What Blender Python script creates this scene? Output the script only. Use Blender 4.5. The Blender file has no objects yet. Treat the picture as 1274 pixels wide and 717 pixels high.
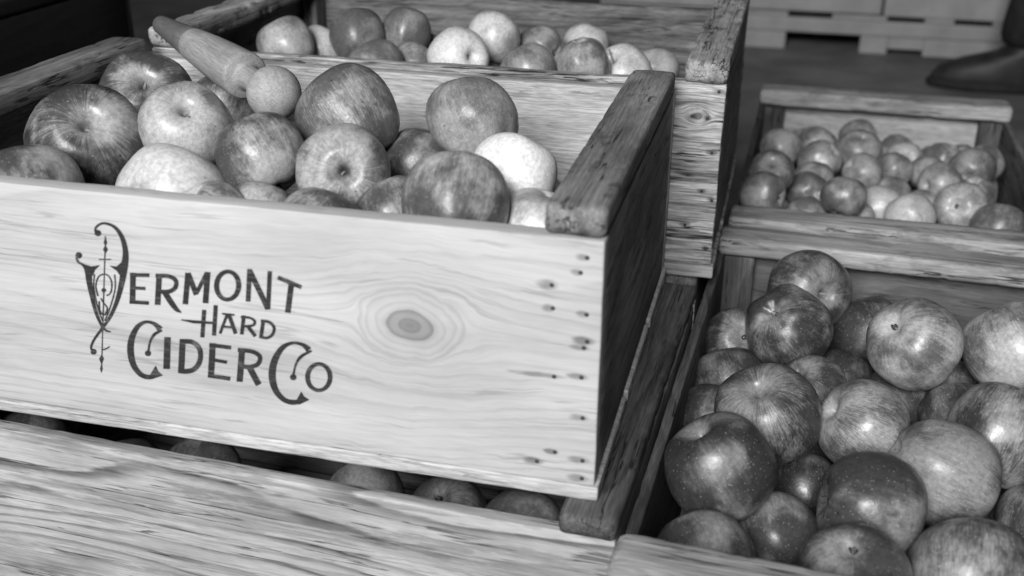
import bpy, bmesh, math, random
import numpy as np
from mathutils import Vector, Matrix, noise

scene = bpy.context.scene
R2 = math.radians

# ------------------------------------------------------------------ camera
F_PX, CX, CY = 1359.36, 637.0, 358.5            # focal length in pixels of the 1274 px wide photograph
PITCH, YAW, ROLL = R2(24.668), R2(13.98), R2(.348)
CAM = Vector((.0995, -.6458, .4661))
FW = Vector((-math.sin(YAW)*math.cos(PITCH), math.cos(YAW)*math.cos(PITCH), -math.sin(PITCH)))
_r = Vector((math.cos(YAW), math.sin(YAW), 0)); _u = _r.cross(FW)
RT = _r*math.cos(ROLL) + _u*math.sin(ROLL); UP = -_r*math.sin(ROLL) + _u*math.cos(ROLL)
def pixel_ray(x, y): return RT*(x-CX) - UP*(y-CY) + FW*F_PX
def on_plane(x, y, axis, val):
    d = pixel_ray(x, y); return CAM + d*((val-CAM[axis])/d[axis])

cd = bpy.data.cameras.new('camera'); cam = bpy.data.objects.new('camera', cd)
scene.collection.objects.link(cam)
cam.matrix_world = Matrix(((RT.x, UP.x, -FW.x, CAM.x), (RT.y, UP.y, -FW.y, CAM.y), (RT.z, UP.z, -FW.z, CAM.z), (0, 0, 0, 1)))
cd.sensor_width = 36; cd.lens = F_PX/1274*36; cd.clip_start = .02; cd.clip_end = 60
cd.dof.use_dof = True; cd.dof.focus_distance = .97; cd.dof.aperture_fstop = 5.2
scene.camera = cam

# ------------------------------------------------------------------ world and light
w = bpy.data.worlds.new('World'); scene.world = w; w.use_nodes = True
w.node_tree.nodes['Background'].inputs[0].default_value = (1, 1, 1, 1)
w.node_tree.nodes['Background'].inputs[1].default_value = .014
def area(name, loc, target, size, power):
    l = bpy.data.lights.new(name, 'AREA'); l.shape = 'SQUARE'; l.size = size; l.energy = power
    o = bpy.data.objects.new(name, l); scene.collection.objects.link(o); o.location = loc
    o.rotation_euler = (Vector(target)-Vector(loc)).to_track_quat('-Z', 'Y').to_euler()
    return o
area('doorway_light', (-.22, -2.70, 1.85), (-.05, .3, 0), 1.15, 186)
vs = scene.view_settings
vs.view_transform = 'Standard'; vs.look = 'None'; vs.exposure = 0; vs.gamma = 1

# ------------------------------------------------------------------ node helpers
class NT:
    def __init__(s, name):
        s.m = bpy.data.materials.new(name); s.m.use_nodes = True
        s.t = s.m.node_tree; s.b = s.t.nodes['Principled BSDF']; s.out = s.t.nodes['Material Output']
    def n(s, typ, **kw):
        o = s.t.nodes.new(typ)
        for k, v in kw.items(): setattr(o, k, v)
        return o
    def put(s, sock, v):
        if hasattr(v, 'is_linked') or isinstance(v, bpy.types.NodeSocket): s.t.links.new(v, sock)
        else: sock.default_value = v
    def m_(s, op, a, b=None, c=None, clamp=False):
        o = s.n('ShaderNodeMath', operation=op, use_clamp=clamp); s.put(o.inputs[0], a)
        if b is not None: s.put(o.inputs[1], b)
        if c is not None: s.put(o.inputs[2], c)
        return o.outputs[0]
    def comb(s, x, y, z):
        o = s.n('ShaderNodeCombineXYZ')
        for i, v in enumerate((x, y, z)): s.put(o.inputs[i], v)
        return o.outputs[0]
    def noise(s, vec, scale=1, detail=3, rough=.55, dist=0):
        o = s.n('ShaderNodeTexNoise'); s.put(o.inputs['Vector'], vec)
        o.inputs['Scale'].default_value = scale; o.inputs['Detail'].default_value = detail
        o.inputs['Roughness'].default_value = rough; o.inputs['Distortion'].default_value = dist
        return o.outputs['Fac']
    def ramp(s, v, lo, hi, a=0., b=1.):
        o = s.n('ShaderNodeMapRange', interpolation_type='SMOOTHSTEP'); s.put(o.inputs['Value'], v)
        for k, x in (('From Min', lo), ('From Max', hi), ('To Min', a), ('To Max', b)): s.put(o.inputs[k], x)
        return o.outputs['Result']
    def mix(s, f, a, b):                                     # float mix
        o = s.n('ShaderNodeMix'); o.data_type = 'FLOAT'
        s.put(o.inputs[0], f); s.put(o.inputs[2], a); s.put(o.inputs[3], b)
        return o.outputs[0]
    def grey(s, v):
        o = s.n('ShaderNodeCombineColor')
        for i in range(3): s.put(o.inputs[i], v)
        return o.outputs[0]
    def bump(s, h, strength, dist):
        o = s.n('ShaderNodeBump'); s.put(o.inputs['Height'], h); s.put(o.inputs['Strength'], strength)
        o.inputs['Distance'].default_value = dist
        s.t.links.new(o.outputs[0], s.b.inputs['Normal'])

def wood(name, light, dark, rings=9., ring_amt=.5, fibre=.5, crack=.3, blotch=.35, bump=.5, knots=(), stains=(),
         stretch=1., seed=0., rough=.75, spots=0., band=0., ring_lo=.25, yw=1.3):
    k = NT(name)
    tc = k.n('ShaderNodeTexCoord'); sp = k.n('ShaderNodeSeparateXYZ'); k.t.links.new(tc.outputs['Object'], sp.inputs[0])
    x, y, z = sp.outputs
    oi = k.n('ShaderNodeObjectInfo'); rnd = oi.outputs['Random']
    off = k.m_('MULTIPLY_ADD', rnd, 13.7, seed) if not knots and not stains else seed
    knot_mask = 0.0; yy = y; ring_in = None
    for (kx, ky, a) in knots:                                # grain flows round a knot like water round a post
        wob = k.noise(k.comb(x, y, seed), 38, 2)
        dx = k.m_('MULTIPLY', k.m_('SUBTRACT', x, kx), .68); dy = k.m_('SUBTRACT', yy, ky)
        r2 = k.m_('ADD', k.m_('MULTIPLY', dx, dx), k.m_('MULTIPLY', dy, dy))
        r2 = k.m_('MULTIPLY', r2, k.m_('ADD', k.m_('MULTIPLY', wob, .9), .55))
        fac = k.m_('DIVIDE', a*a, k.m_('MAXIMUM', r2, a*a*1.02))
        yy = k.m_('ADD', ky, k.m_('MULTIPLY', dy, k.m_('SUBTRACT', 1.0, fac)))
        rr = k.m_('SQRT', r2)
        inside = k.ramp(rr, a*.60, a*.30)
        core = k.ramp(rr, a*.20, a*.03)
        rg = k.ramp(k.m_('FRACT', k.m_('MULTIPLY', rr, 4.6/a)), .45, .95)
        km = k.m_('MULTIPLY', inside, k.m_('MULTIPLY_ADD', rg, .25, .62))
        km = k.m_('ADD', km, k.m_('MULTIPLY', core, .3))
        halo = k.m_('MULTIPLY', k.ramp(rr, a*1.05, a*.9), k.m_('MULTIPLY_ADD', rg, .22, .06))
        rim = k.m_('ADD', halo, k.m_('MULTIPLY', k.ramp(k.m_('ABSOLUTE', k.m_('SUBTRACT', rr, a)), .0020, 0.), .28))
        knot_mask = k.m_('ADD', knot_mask, k.m_('ADD', km, rim))
    xs = k.m_('MULTIPLY', x, 1./stretch)
    xo = k.m_('ADD', xs, off)
    w1 = k.noise(k.comb(k.m_('MULTIPLY', xo, 2.2), k.m_('MULTIPLY', yy, 13.), k.m_('MULTIPLY', z, 13.)), 1, 2, .45)
    rag = k.noise(k.comb(k.m_('MULTIPLY', xo, 28.), k.m_('MULTIPLY', yy, 160.), k.m_('MULTIPLY', z, 160.)), 1, 3, .6)
    w1 = k.m_('MULTIPLY_ADD', rag, .35/rings, w1)
    ring = k.m_('FRACT', k.m_('MULTIPLY', k.m_('ADD', w1, k.m_('MULTIPLY', yy, yw)), rings))
    ring = k.m_('MULTIPLY', k.ramp(ring, ring_lo, .88), k.ramp(ring, 1., .9))   # slow dark rise, sharp end
    ringv = k.noise(k.comb(k.m_('MULTIPLY', xo, 5.), k.m_('MULTIPLY', yy, 25.), z), 1, 2)
    ring = k.m_('MULTIPLY', ring, k.ramp(ringv, .3, .65, .25, 1.))
    fb = k.noise(k.comb(k.m_('MULTIPLY', xo, 9.), k.m_('MULTIPLY', yy, 420.), k.m_('MULTIPLY', z, 420.)), 1, 5, .62)
    fb2 = k.noise(k.comb(k.m_('MULTIPLY', xo, 4.), k.m_('MULTIPLY', yy, 95.), k.m_('MULTIPLY', z, 95.)), 1, 4, .6)
    bl = k.noise(k.comb(k.m_('MULTIPLY', xo, 7.), k.m_('MULTIPLY', y, 17.), k.m_('MULTIPLY', z, 17.)), 1, 5, .6)
    ck = k.noise(k.comb(k.m_('MULTIPLY', xo, 6.), k.m_('MULTIPLY', yy, 150.), k.m_('MULTIPLY', z, 150.)), 1, 3, .5)
    cr = k.ramp(ck, .66, .76)
    ln = k.noise(k.comb(k.m_('MULTIPLY', xo, 3.2), k.m_('MULTIPLY', yy, 62.), k.m_('MULTIPLY', z, 62.)), 1, 4, .6)
    lm = k.noise(k.comb(k.m_('MULTIPLY', xo, 12.), k.m_('MULTIPLY', yy, 40.), k.m_('MULTIPLY', z, 40.)), 1.3, 2, .5)
    line = k.m_('MULTIPLY', k.ramp(k.m_('ABSOLUTE', k.m_('SUBTRACT', ln, .5)), .016, .004), k.ramp(lm, .48, .58))
    cr = k.m_('MAXIMUM', cr, line)
    fl = k.noise(k.comb(k.m_('MULTIPLY', xo, 60.), k.m_('MULTIPLY', yy, 800.), k.m_('MULTIPLY', z, 800.)), 1, 2, .6)
    t = k.m_('MULTIPLY', ring, ring_amt)
    t = k.m_('ADD', t, k.m_('MULTIPLY', k.ramp(fb, .42, .62), fibre*.5))
    t = k.m_('ADD', t, k.m_('MULTIPLY', k.ramp(fb2, .35, .7), fibre*.5))
    t = k.m_('ADD', t, knot_mask) if knots else t
    v = k.mix(k.m_('MINIMUM', t, 1.), light, dark)
    v = k.m_('MULTIPLY', v, k.ramp(fl, .35, .65, 1.+fibre*.22, 1.-fibre*.3))
    v = k.m_('MULTIPLY', v, k.ramp(bl, .3, .7, 1.+blotch*.35, 1.-blotch))
    if band:
        bn = k.n('ShaderNodeTexNoise'); k.put(bn.inputs['Vector'], k.comb(k.m_('MULTIPLY', xo, 7.), k.m_('MULTIPLY', yy, 78.), k.m_('MULTIPLY', z, 78.)))
        bn.inputs['Scale'].default_value = 1; bn.inputs['Detail'].default_value = 7; bn.inputs['Roughness'].default_value = .72; bn.inputs['Distortion'].default_value = .35
        v = k.m_('MULTIPLY', v, k.ramp(bn.outputs['Fac'], .50, .57, 1., 1.-band))
    if spots:
        sv = k.noise(k.comb(k.m_('MULTIPLY', xo, 30.), k.m_('MULTIPLY', y, 45.), k.m_('MULTIPLY', z, 45.)), 1, 4, .6)
        v = k.m_('MULTIPLY', v, k.ramp(sv, .55, .68, 1., 1.-spots))
    v = k.m_('MULTIPLY', v, k.m_('SUBTRACT', 1., k.m_('MULTIPLY', cr, crack)))
    for (sx, sy, lx, ly, amt) in stains:                     # rust bled along the grain round each nail
        wob = k.noise(k.comb(k.m_('MULTIPLY', x, 80.), k.m_('MULTIPLY', y, 240.), sx*9), 1, 2)
        ex = k.m_('DIVIDE', k.m_('SUBTRACT', x, sx), lx); ey = k.m_('DIVIDE', k.m_('SUBTRACT', y, sy), ly)
        q = k.m_('ADD', k.m_('MULTIPLY', ex, ex), k.m_('MULTIPLY', ey, ey))
        q = k.m_('ADD', q, k.m_('MULTIPLY_ADD', wob, 1.6, -.8))
        v = k.m_('MULTIPLY', v, k.ramp(q, 0., 1.3, 1.-amt, 1.))
    k.t.links.new(k.grey(v), k.b.inputs['Base Color'])
    k.b.inputs['Roughness'].default_value = rough; k.b.inputs['Specular IOR Level'].default_value = .25
    h = k.m_('ADD', k.m_('MULTIPLY', fb, .6), k.m_('MULTIPLY', fb2, .5))
    h = k.m_('SUBTRACT', h, k.m_('MULTIPLY', cr, 1.2))
    k.bump(h, bump, .0012)
    return k.m

def apple_skin():
    k = NT('apple_skin')
    tc = k.n('ShaderNodeTexCoord'); sp = k.n('ShaderNodeSeparateXYZ'); k.t.links.new(tc.outputs['Object'], sp.inputs[0])
    x, y, z = sp.outputs
    oi = k.n('ShaderNodeObjectInfo'); rnd = oi.outputs['Random']
    sc = k.n('ShaderNodeSeparateColor'); k.t.links.new(oi.outputs['Color'], sc.inputs[0])
    light, dark, cov = sc.outputs
    off = k.m_('MULTIPLY', rnd, 37.)
    rad = k.m_('SQRT', k.m_('ADD', k.m_('ADD', k.m_('MULTIPLY', x, x), k.m_('MULTIPLY', y, y)), 1e-4))
    cx, cy = k.m_('DIVIDE', x, rad), k.m_('DIVIDE', y, rad)
    st = k.noise(k.comb(k.m_('MULTIPLY', cx, 9.), k.m_('MULTIPLY_ADD', cy, 9., off), k.m_('MULTIPLY', z, 1.3)), 1, 4, .65)
    st2 = k.noise(k.comb(k.m_('MULTIPLY', cx, 34.), k.m_('MULTIPLY_ADD', cy, 34., off), k.m_('MULTIPLY', z, 6.5)), 1, 3, .6)
    st2 = k.ramp(st2, .36, .62, -.5, .5)
    bl = k.noise(k.comb(k.m_('ADD', x, off), y, z), .95, 2, .5)
    sm = k.noise(k.comb(x, k.m_('ADD', y, off), z), 3.4, 6, .68)
    f = k.m_('ADD', k.m_('MULTIPLY', k.m_('SUBTRACT', bl, .5), 3.0), k.m_('MULTIPLY', k.m_('SUBTRACT', st, .5), .7))
    f = k.m_('ADD', f, k.m_('MULTIPLY', st2, k.m_('MULTIPLY_ADD', k.m_('FRACT', k.m_('MULTIPLY', rnd, 17.)), .34, .04)))
    f = k.m_('ADD', f, k.m_('MULTIPLY', k.m_('SUBTRACT', sm, .5), 1.15))
    cavity = k.m_('MULTIPLY', k.ramp(rad, .62, .12), k.ramp(k.m_('ABSOLUTE', z), .3, .6))      # paler skin round the stem and the blossom end
    f = k.m_('SUBTRACT', k.m_('ADD', f, cov), k.m_('MULTIPLY', cavity, .42))
    f = k.ramp(f, -.20, .82)
    v = k.m_('MULTIPLY', k.mix(f, light, dark), .8)
    # mottling, lenticels and small scabs
    v = k.m_('MULTIPLY', v, k.ramp(k.noise(k.comb(x, y, k.m_('ADD', z, off)), 11, 4, .65), .3, .7, .8, 1.18))
    vo = k.n('ShaderNodeTexVoronoi'); k.put(vo.inputs['Vector'], k.comb(k.m_('ADD', x, off), y, z)); vo.inputs['Scale'].default_value = 13.
    vr = k.n('ShaderNodeSeparateColor'); k.t.links.new(vo.outputs['Color'], vr.inputs[0])
    dot = k.ramp(vo.outputs['Distance'], k.m_('MULTIPLY_ADD', vr.outputs[0], .20, .10), .07)
    v = k.m_('ADD', v, k.m_('MULTIPLY', dot, .14))
    vo2 = k.n('ShaderNodeTexVoronoi'); k.put(vo2.inputs['Vector'], k.comb(x, k.m_('ADD', y, off), z)); vo2.inputs['Scale'].default_value = 3.4
    v2 = k.n('ShaderNodeSeparateColor'); k.t.links.new(vo2.outputs['Color'], v2.inputs[0])
    scab = k.m_('MULTIPLY', k.ramp(vo2.outputs['Distance'], .10, .05), k.ramp(v2.outputs[1], .6, .7))
    v = k.m_('MULTIPLY', v, k.m_('SUBTRACT', 1., k.m_('MULTIPLY', scab, .5)))
    pit = k.m_('MULTIPLY', k.ramp(rad, .16, .05), k.ramp(z, .3, .5))          # russet in the stem pit
    v = k.m_('MULTIPLY', v, k.m_('SUBTRACT', 1., k.m_('MULTIPLY', pit, .45)))
    k.t.links.new(k.grey(v), k.b.inputs['Base Color'])
    rg = k.noise(k.comb(x, y, k.m_('ADD', z, off)), 5, 3, .6)
    k.t.links.new(k.ramp(rg, .3, .7, .30, .44), k.b.inputs['Roughness'])
    k.b.inputs['Specular IOR Level'].default_value = .55
    h = k.m_('ADD', k.noise(k.comb(x, y, z), 14, 2, .5), k.m_('MULTIPLY', dot, .25))
    k.bump(h, .03, .02)
    return k.m

def plain(name, v, rough=.6, var=.25, scale=30., bump=.2, spec=.3):
    k = NT(name); tc = k.n('ShaderNodeTexCoord')
    nz = k.noise(tc.outputs['Object'], scale, 5, .6)
    nz2 = k.noise(tc.outputs['Object'], scale*.12, 3, .5)
    q = k.m_('MULTIPLY', k.ramp(nz, .3, .7, 1.-var, 1.+var), k.ramp(nz2, .3, .7, 1.-var, 1.+var))
    k.t.links.new(k.grey(k.m_('MULTIPLY', q, v)), k.b.inputs['Base Color'])
    k.b.inputs['Roughness'].default_value = rough; k.b.inputs['Specular IOR Level'].default_value = spec
    k.bump(nz, bump, .002)
    return k.m

# ------------------------------------------------------------------ object helpers
COL = scene.collection
def link(name, me, mat=None, parent=None, mtx=None, smooth=True):
    o = bpy.data.objects.new(name, me); COL.objects.link(o)
    if me is not None:
        if mat is not None and not me.materials: me.materials.append(mat)
        if smooth: me.polygons.foreach_set('use_smooth', [True]*len(me.polygons))
    if parent is not None: o.parent = parent
    if mtx is not None: o.matrix_basis = mtx
    return o
def tag(o, label=None, cat=None, group=None, kind=None):
    for k, v in (('label', label), ('category', cat), ('group', group), ('kind', kind)):
        if v: o[k] = v
    return o
def cols(x, y, z, t):
    return Matrix(((x[0], y[0], z[0], t[0]), (x[1], y[1], z[1], t[1]), (x[2], y[2], z[2], t[2]), (0, 0, 0, 1)))
X, Y, Z = (1, 0, 0), (0, 1, 0), (0, 0, 1); NX, NY, NZ = (-1, 0, 0), (0, -1, 0), (0, 0, -1)

def plank_mesh(L, W, T, r=.0015, wear=.0004, chip=.0, step=.012, seed=0., end_round=None, bow=0., across=.012):
    """a sawn board along x, centred: rounded section, worn and slightly uneven, with chipped edges"""
    r = min(r, T*.48, W*.48); er = end_round if end_round is not None else r
    sec = []
    def side(p, q):
        n = max(1, int(math.dist(p, q)/across))
        for i in range(n): sec.append((p[0]+(q[0]-p[0])*i/n, p[1]+(q[1]-p[1])*i/n, 0))
    a, b = W/2, T/2
    for (cx, cy, a0) in ((a-r, b-r, 0), (-a+r, b-r, 90), (-a+r, -b+r, 180), (a-r, -b+r, 270)):
        for i in range(4):
            t = R2(a0+i*30); sec.append((cx+r*math.cos(t), cy+r*math.sin(t), 1))
        nx = {0: ((a-r, b), (-a+r, b)), 90: ((-a, b-r), (-a, -b+r)), 180: ((-a+r, -b), (a-r, -b)), 270: ((a, -b+r), (a, b-r))}[a0]
        n = max(1, int(math.dist(*nx)/across))
        for i in range(1, n):
            sec.append((nx[0][0]+(nx[1][0]-nx[0][0])*i/n, nx[0][1]+(nx[1][1]-nx[0][1])*i/n, 0))
    n = max(2, int(L/step)); xs = []
    inset = [(0, .55), (0, .85), (er*.3, .0), (er, .0)]
    st = [(-L/2, er*1.3+.004), (-L/2, er), (-L/2+er*.3, er*.3), (-L/2+er, 0)]
    st += [(-L/2+er+(L-2*er)*i/n, 0) for i in range(1, n)]
    st += [(L/2-er, 0), (L/2-er*.3, er*.3), (L/2, er), (L/2, er*1.3+.004)]
    M = len(sec); vs = []
    for (xx, ins) in st:
        fy, fz = max(.2, (a-ins)/a), max(.2, (b-ins)/b)
        for (py, pz, ed) in sec:
            p = Vector((xx, py*fy, pz*fz))
            q = Vector((p.x*9+seed*3.1, p.y*60+seed, p.z*60))
            d = noise.noise(q)*wear
            d2 = noise.noise(Vector((p.x*3+seed*5.7, p.y*9, p.z*9)))*wear*1.6
            sgn = Vector((0, py/a, pz/b))
            near_end = max(0, 1-(L/2-abs(xx))/.02)
            if chip and (ed or near_end > 0):
                c = noise.noise(Vector((p.x*40+seed*2.3, p.y*45, p.z*45+seed)))*.6+noise.noise(Vector((p.x*130+seed, p.y*90, p.z*90)))*.4
                d -= max(0, c-.05)*chip*(1 if ed else .5)*(1+near_end)
            p.y += sgn.y*(d+d2); p.z += sgn.z*(d+d2)+bow*(1-(2*xx/L)**2)
            if near_end > 0: p.x += math.copysign(noise.noise(Vector((p.y*70, p.z*70, seed)))*wear*2*near_end, xx)
            vs.append(p)
    fs = []; S = len(st)
    for i in range(S-1):
        for j in range(M):
            fs.append((i*M+j, i*M+(j+1) % M, (i+1)*M+(j+1) % M, (i+1)*M+j))
    c0 = len(vs); vs.append(Vector((-L/2, 0, 0))); vs.append(Vector((L/2, 0, 0)))
    for j in range(M):
        fs.append((c0, (j+1) % M, j)); fs.append((c0+1, (S-1)*M+j, (S-1)*M+(j+1) % M))
    me = bpy.data.meshes.new('plank'); me.from_pydata(vs, [], fs)
    return me

def lathe(profile, seg=24):
    """profile of (radius, height) points, turned about z"""
    vs, fs = [], []
    for (r, h) in profile:
        for j in range(seg):
            a = 2*math.pi*j/seg; vs.append((r*math.cos(a), r*math.sin(a), h))
    for i in range(len(profile)-1):
        for j in range(seg):
            fs.append((i*seg+j, i*seg+(j+1) % seg, (i+1)*seg+(j+1) % seg, (i+1)*seg+j))
    fs.append(tuple(range(seg))[::-1]); fs.append(tuple((len(profile)-1)*seg+j for j in range(seg)))
    me = bpy.data.meshes.new('turned'); me.from_pydata(vs, [], fs); return me

def box_mesh(sx, sy, sz, bevel=.004):
    bm = bmesh.new(); bmesh.ops.create_cube(bm, size=1)
    bmesh.ops.scale(bm, vec=(sx, sy, sz), verts=bm.verts)
    if bevel: bmesh.ops.bevel(bm, geom=bm.edges[:], offset=bevel, segments=2, affect='EDGES', profile=.6)
    me = bpy.data.meshes.new('box'); bm.to_mesh(me); bm.free(); return me

# ------------------------------------------------------------------ materials
NAILS = [(-.011, .188), (-.015, .177), (-.034, .166), (-.033, .149), (-.010, .147), (-.009, .127), (-.011, .122), (-.031, .097), (-.012, .099),
         (-.010, .067), (-.029, .036), (-.009, .032), (-.042, .026), (-.009, .017)]
BX, BZ = -.598/2, .0115+.1885/2                              # centre of the lettered board (world x, z)
rs = random.Random(4)
st_main = [(x-BX-.003, z-BZ, rs.uniform(.004, .009), rs.uniform(.0028, .0042), rs.uniform(.4, .6)) for x, z in NAILS]
st_main[7] = (-.031-BX-.012, .097-BZ, .022, .0022, .5)
M_PALE = wood('pale_lettered_pine', .49, .21, yw=7., rings=14, ring_amt=.26, fibre=.13, crack=.2, blotch=.16, bump=.3, ring_lo=.5,
              knots=[(-.135-BX, .123-BZ, .027), (-.565-BX, .125-BZ, .020)], stains=st_main, seed=3.1, rough=.7, stretch=1.5)
M_INNER = wood('pale_rough_sawn_pine', .52, .30, rings=9, ring_amt=.2, fibre=.75, crack=.15, blotch=.18, bump=.7, seed=5)
M_GREY = wood('weathered_streaky_pine', .46, .11, rings=6, ring_amt=.8, fibre=.3, crack=.6, blotch=.28, bump=.9, seed=8, stretch=1.1, band=.32, ring_lo=.5, yw=9.)
M_RAIL = wood('worn_dark_rail_wood', .26, .07, rings=6, ring_amt=.35, fibre=.6, crack=.75, blotch=.5, bump=1., seed=2, spots=.5)
M_END = wood('dark_end_wood', .27, .10, rings=8, ring_amt=.5, fibre=.6, crack=.7, blotch=.5, bump=.9, seed=1)
N2 = [(.041, .197), (.017, .171), (.032, .170), (.039, .135), (.017, .110), (.032, .094), (.043, .085), (.018, .056), (.041, .032)]
B2X, B2Z = -.573+.31, .0115+.1935/2
st2 = [(x-B2X, z-B2Z, rs.uniform(.004, .009), rs.uniform(.0022, .004), rs.uniform(.5, .8)) for x, z in N2]
M_CRACKED = wood('cracked_weathered_pine', .62, .15, band=.35, rings=13, ring_amt=.55, fibre=.9, crack=.9, blotch=.3, bump=1., seed=6.3,
                 stains=st2, knots=[(.022-B2X, .171-B2Z, .0075)])
M_RAIL2 = wood('pale_worn_rail_wood', .48, .14, rings=7, ring_amt=.35, fibre=.6, crack=.7, blotch=.45, bump=1., seed=4, spots=.5)
M_BACK2 = wood('mottled_grey_plank', .22, .05, rings=9, ring_amt=.4, fibre=.9, crack=.5, blotch=.4, bump=.8, seed=9)
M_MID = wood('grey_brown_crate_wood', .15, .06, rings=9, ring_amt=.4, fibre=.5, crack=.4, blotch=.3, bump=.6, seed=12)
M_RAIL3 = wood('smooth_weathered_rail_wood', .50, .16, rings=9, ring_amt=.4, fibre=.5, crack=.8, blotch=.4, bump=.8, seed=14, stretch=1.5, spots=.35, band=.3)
M_SIDE = wood('weathered_shade_dark_wood', .14, .04, rings=10, ring_amt=.5, fibre=.7, crack=.7, blotch=.4, bump=.9, seed=15)  # weathered wood, darkened with the shade beside and under the stacked crates
M_BLACK = wood('shade_black_wood', .014, .005, rings=8, ring_amt=.4, fibre=.4, crack=.3, blotch=.3, bump=.4, seed=17)  # near-black: the shade these background crates stand in is put into the colour
M_NAIL = plain('rusty_nail', .05, .6, .3, 400)
def ink():
    k = NT('printed_ink'); tc = k.n('ShaderNodeTexCoord'); sp = k.n('ShaderNodeSeparateXYZ'); k.t.links.new(tc.outputs['Object'], sp.inputs[0])
    x, y, z = sp.outputs
    a = k.noise(k.comb(k.m_('MULTIPLY', x, 25.), y, k.m_('MULTIPLY', z, 700.)), 1, 4, .65)
    b = k.noise(tc.outputs['Object'], 90, 4, .6)
    v = k.m_('ADD', k.ramp(a, .48, .75, .028, .12), k.ramp(b, .52, .75, 0., .07))
    k.t.links.new(k.grey(v), k.b.inputs['Base Color']); k.b.inputs['Roughness'].default_value = .85; k.b.inputs['Specular IOR Level'].default_value = .1
    return k.m
M_INK = ink()
M_APPLE = apple_skin()
M_STEM = plain('apple_stem', .2, .8, .4, 6, .4)
M_CALYX = plain('dried_calyx', .06, .9, .4, 8, .4)

# ------------------------------------------------------------------ floor
me = bpy.data.meshes.new('floor'); me.from_pydata([(-9, -4, 0), (9, -4, 0), (9, 9, 0), (-9, 9, 0)], [], [(0, 1, 2, 3)])
fl = link('floor', me, plain('dark_concrete', .14, .8, .3, 5, .3), mtx=Matrix.Translation((0, 0, -.2225)), smooth=False)
tag(fl, kind='structure')

# ------------------------------------------------------------------ crates
NAIL_ME = lathe([(.0012, 0), (.0016, .0002), (.0016, .0007), (.0008, .0010)], 8)
def crate(name, origin, ang, label, L=.598, D=.405, H=.2, tr=.0215, wr=.042, ts=.012, te=.014, mats=None, fine=True, group=None,
          rail_lo=0., rail_hi=0., nails=True, seed=0., post=True, wear=1.):
    """slatted fruit box: two long sides, two ends with a rail on top, corner posts inside and a slatted bottom"""
    m = dict(front=M_GREY, back=M_GREY, end=M_END, rail=M_RAIL, post=M_END, bottom=M_GREY); m.update(mats or {})
    root = bpy.data.objects.new(name, None); COL.objects.link(root); root.empty_display_size = .05
    ca, sa = math.cos(ang), math.sin(ang)
    root.matrix_basis = cols((ca, sa, 0), (-sa, ca, 0), Z, (origin[0], origin[1], origin[2])) @ Matrix.Translation((L/2, D/2, 0))
    def P(nm, size, mat, axes, ctr, **kw):
        kw.setdefault('step', .012 if fine else .06); kw.setdefault('across', .014 if fine else .05)
        kw.setdefault('wear', .0005*wear)
        me = plank_mesh(*size, seed=seed+ctr[0]*3+ctr[1]*7+ctr[2]*11, **kw)
        return link(nm, me, mat, root, cols(*axes, (ctr[0]-L/2, ctr[1]-D/2, ctr[2])))
    hb = .0115; hs = H-hb
    fr = P('side_board', (L, hs, ts), m['front'], (X, Z, NY), (L/2, ts/2, hb+hs/2), chip=.0012*wear, r=.0012)
    bk = P('side_board', (L, hs, ts), m['back'], (NX, Z, Y), (L/2, D-ts/2, hb+hs/2), chip=.002*wear, r=.0015)
    for s in (0, 1):
        xe = te/2 if s == 0 else L-te/2
        P('end_board', (D-2*ts-.001, hs-.002, te), m['end'], (Y, Z, X), (xe, D/2, hb+hs/2-.001), chip=.001*wear)
        lo, hi = rail_lo, D-rail_hi
        xr = wr/2-.0008 if s == 0 else L-wr/2+.0008
        P('top_rail', (hi-lo, wr, tr), m['rail'], (Y, NX, Z), (xr, (hi+lo)/2, H+.0004+tr/2), r=.0045, end_round=.006, chip=.0035*wear,
          wear=.0009*wear, step=.006 if fine else .05, across=.006 if fine else .03)
        if post:
            for q in (0, 1):
                xp = te+.0115 if s == 0 else L-te-.0115
                yp = ts+.0175 if q == 0 else D-ts-.0175
                P('corner_post', (hs-.004, .034, .022), m['post'], (Z, Y, NX), (xp, yp, hb+hs/2-.001), r=.002)
    wb = (D-.016)/3
    for i in range(3):
        P('bottom_slat', (L+.002, wb-.006 if i else wb+.002, .011), m['bottom'], (X, Y, Z), (L/2+.002, wb/2+i*(wb+.008)+(0 if i else .0), .0055), r=.0015, chip=.001)
    return root, fr, bk

main, lettered, main_back = crate('apple_crate', (-.598, 0, 0), 0, None, D=.411, rail_hi=.022, te=.016,
    mats=dict(front=M_PALE, back=M_INNER, bottom=M_INNER), ts=.016, wear=.6)
tag(main, 'pale wooden apple crate printed with dark cider lettering, filled with apples', 'crate')
second, second_front, _b = crate('apple_crate', (-.573, .418, 0), 0, None, L=.62, D=.405, H=.205,
    mats=dict(front=M_CRACKED, back=M_BACK2, rail=M_RAIL2, post=M_BACK2, end=M_END), rail_lo=-.004, seed=3, wear=2.2)
tag(second, 'weathered apple crate behind the lettered one, with cracked board end and pale rails', 'crate')
LA = R2(-2.3)
low_org = Vector((.020, -.022, -.2222)) + Vector((-math.cos(LA), -math.sin(LA), 0))*.61
lower, lower_front, _b = crate('apple_crate', low_org, LA, None, L=.61, D=.42, H=.205, tr=.0165, mats=dict(front=M_GREY, rail=M_SIDE), rail_lo=-.004, seed=5, wear=1.3)  # rails in the dark wood: shade between the crates put into their colour
tag(lower, 'streaky grey weathered crate carrying the lettered crate on top', 'crate')
lower2, *_ = crate('apple_crate', (-.567, .425, -.2222), 0, None, L=.60, D=.40, fine=False, seed=6, nails=False)
tag(lower2, 'crate at the bottom of the stack under the second apple crate', 'crate')
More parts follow.
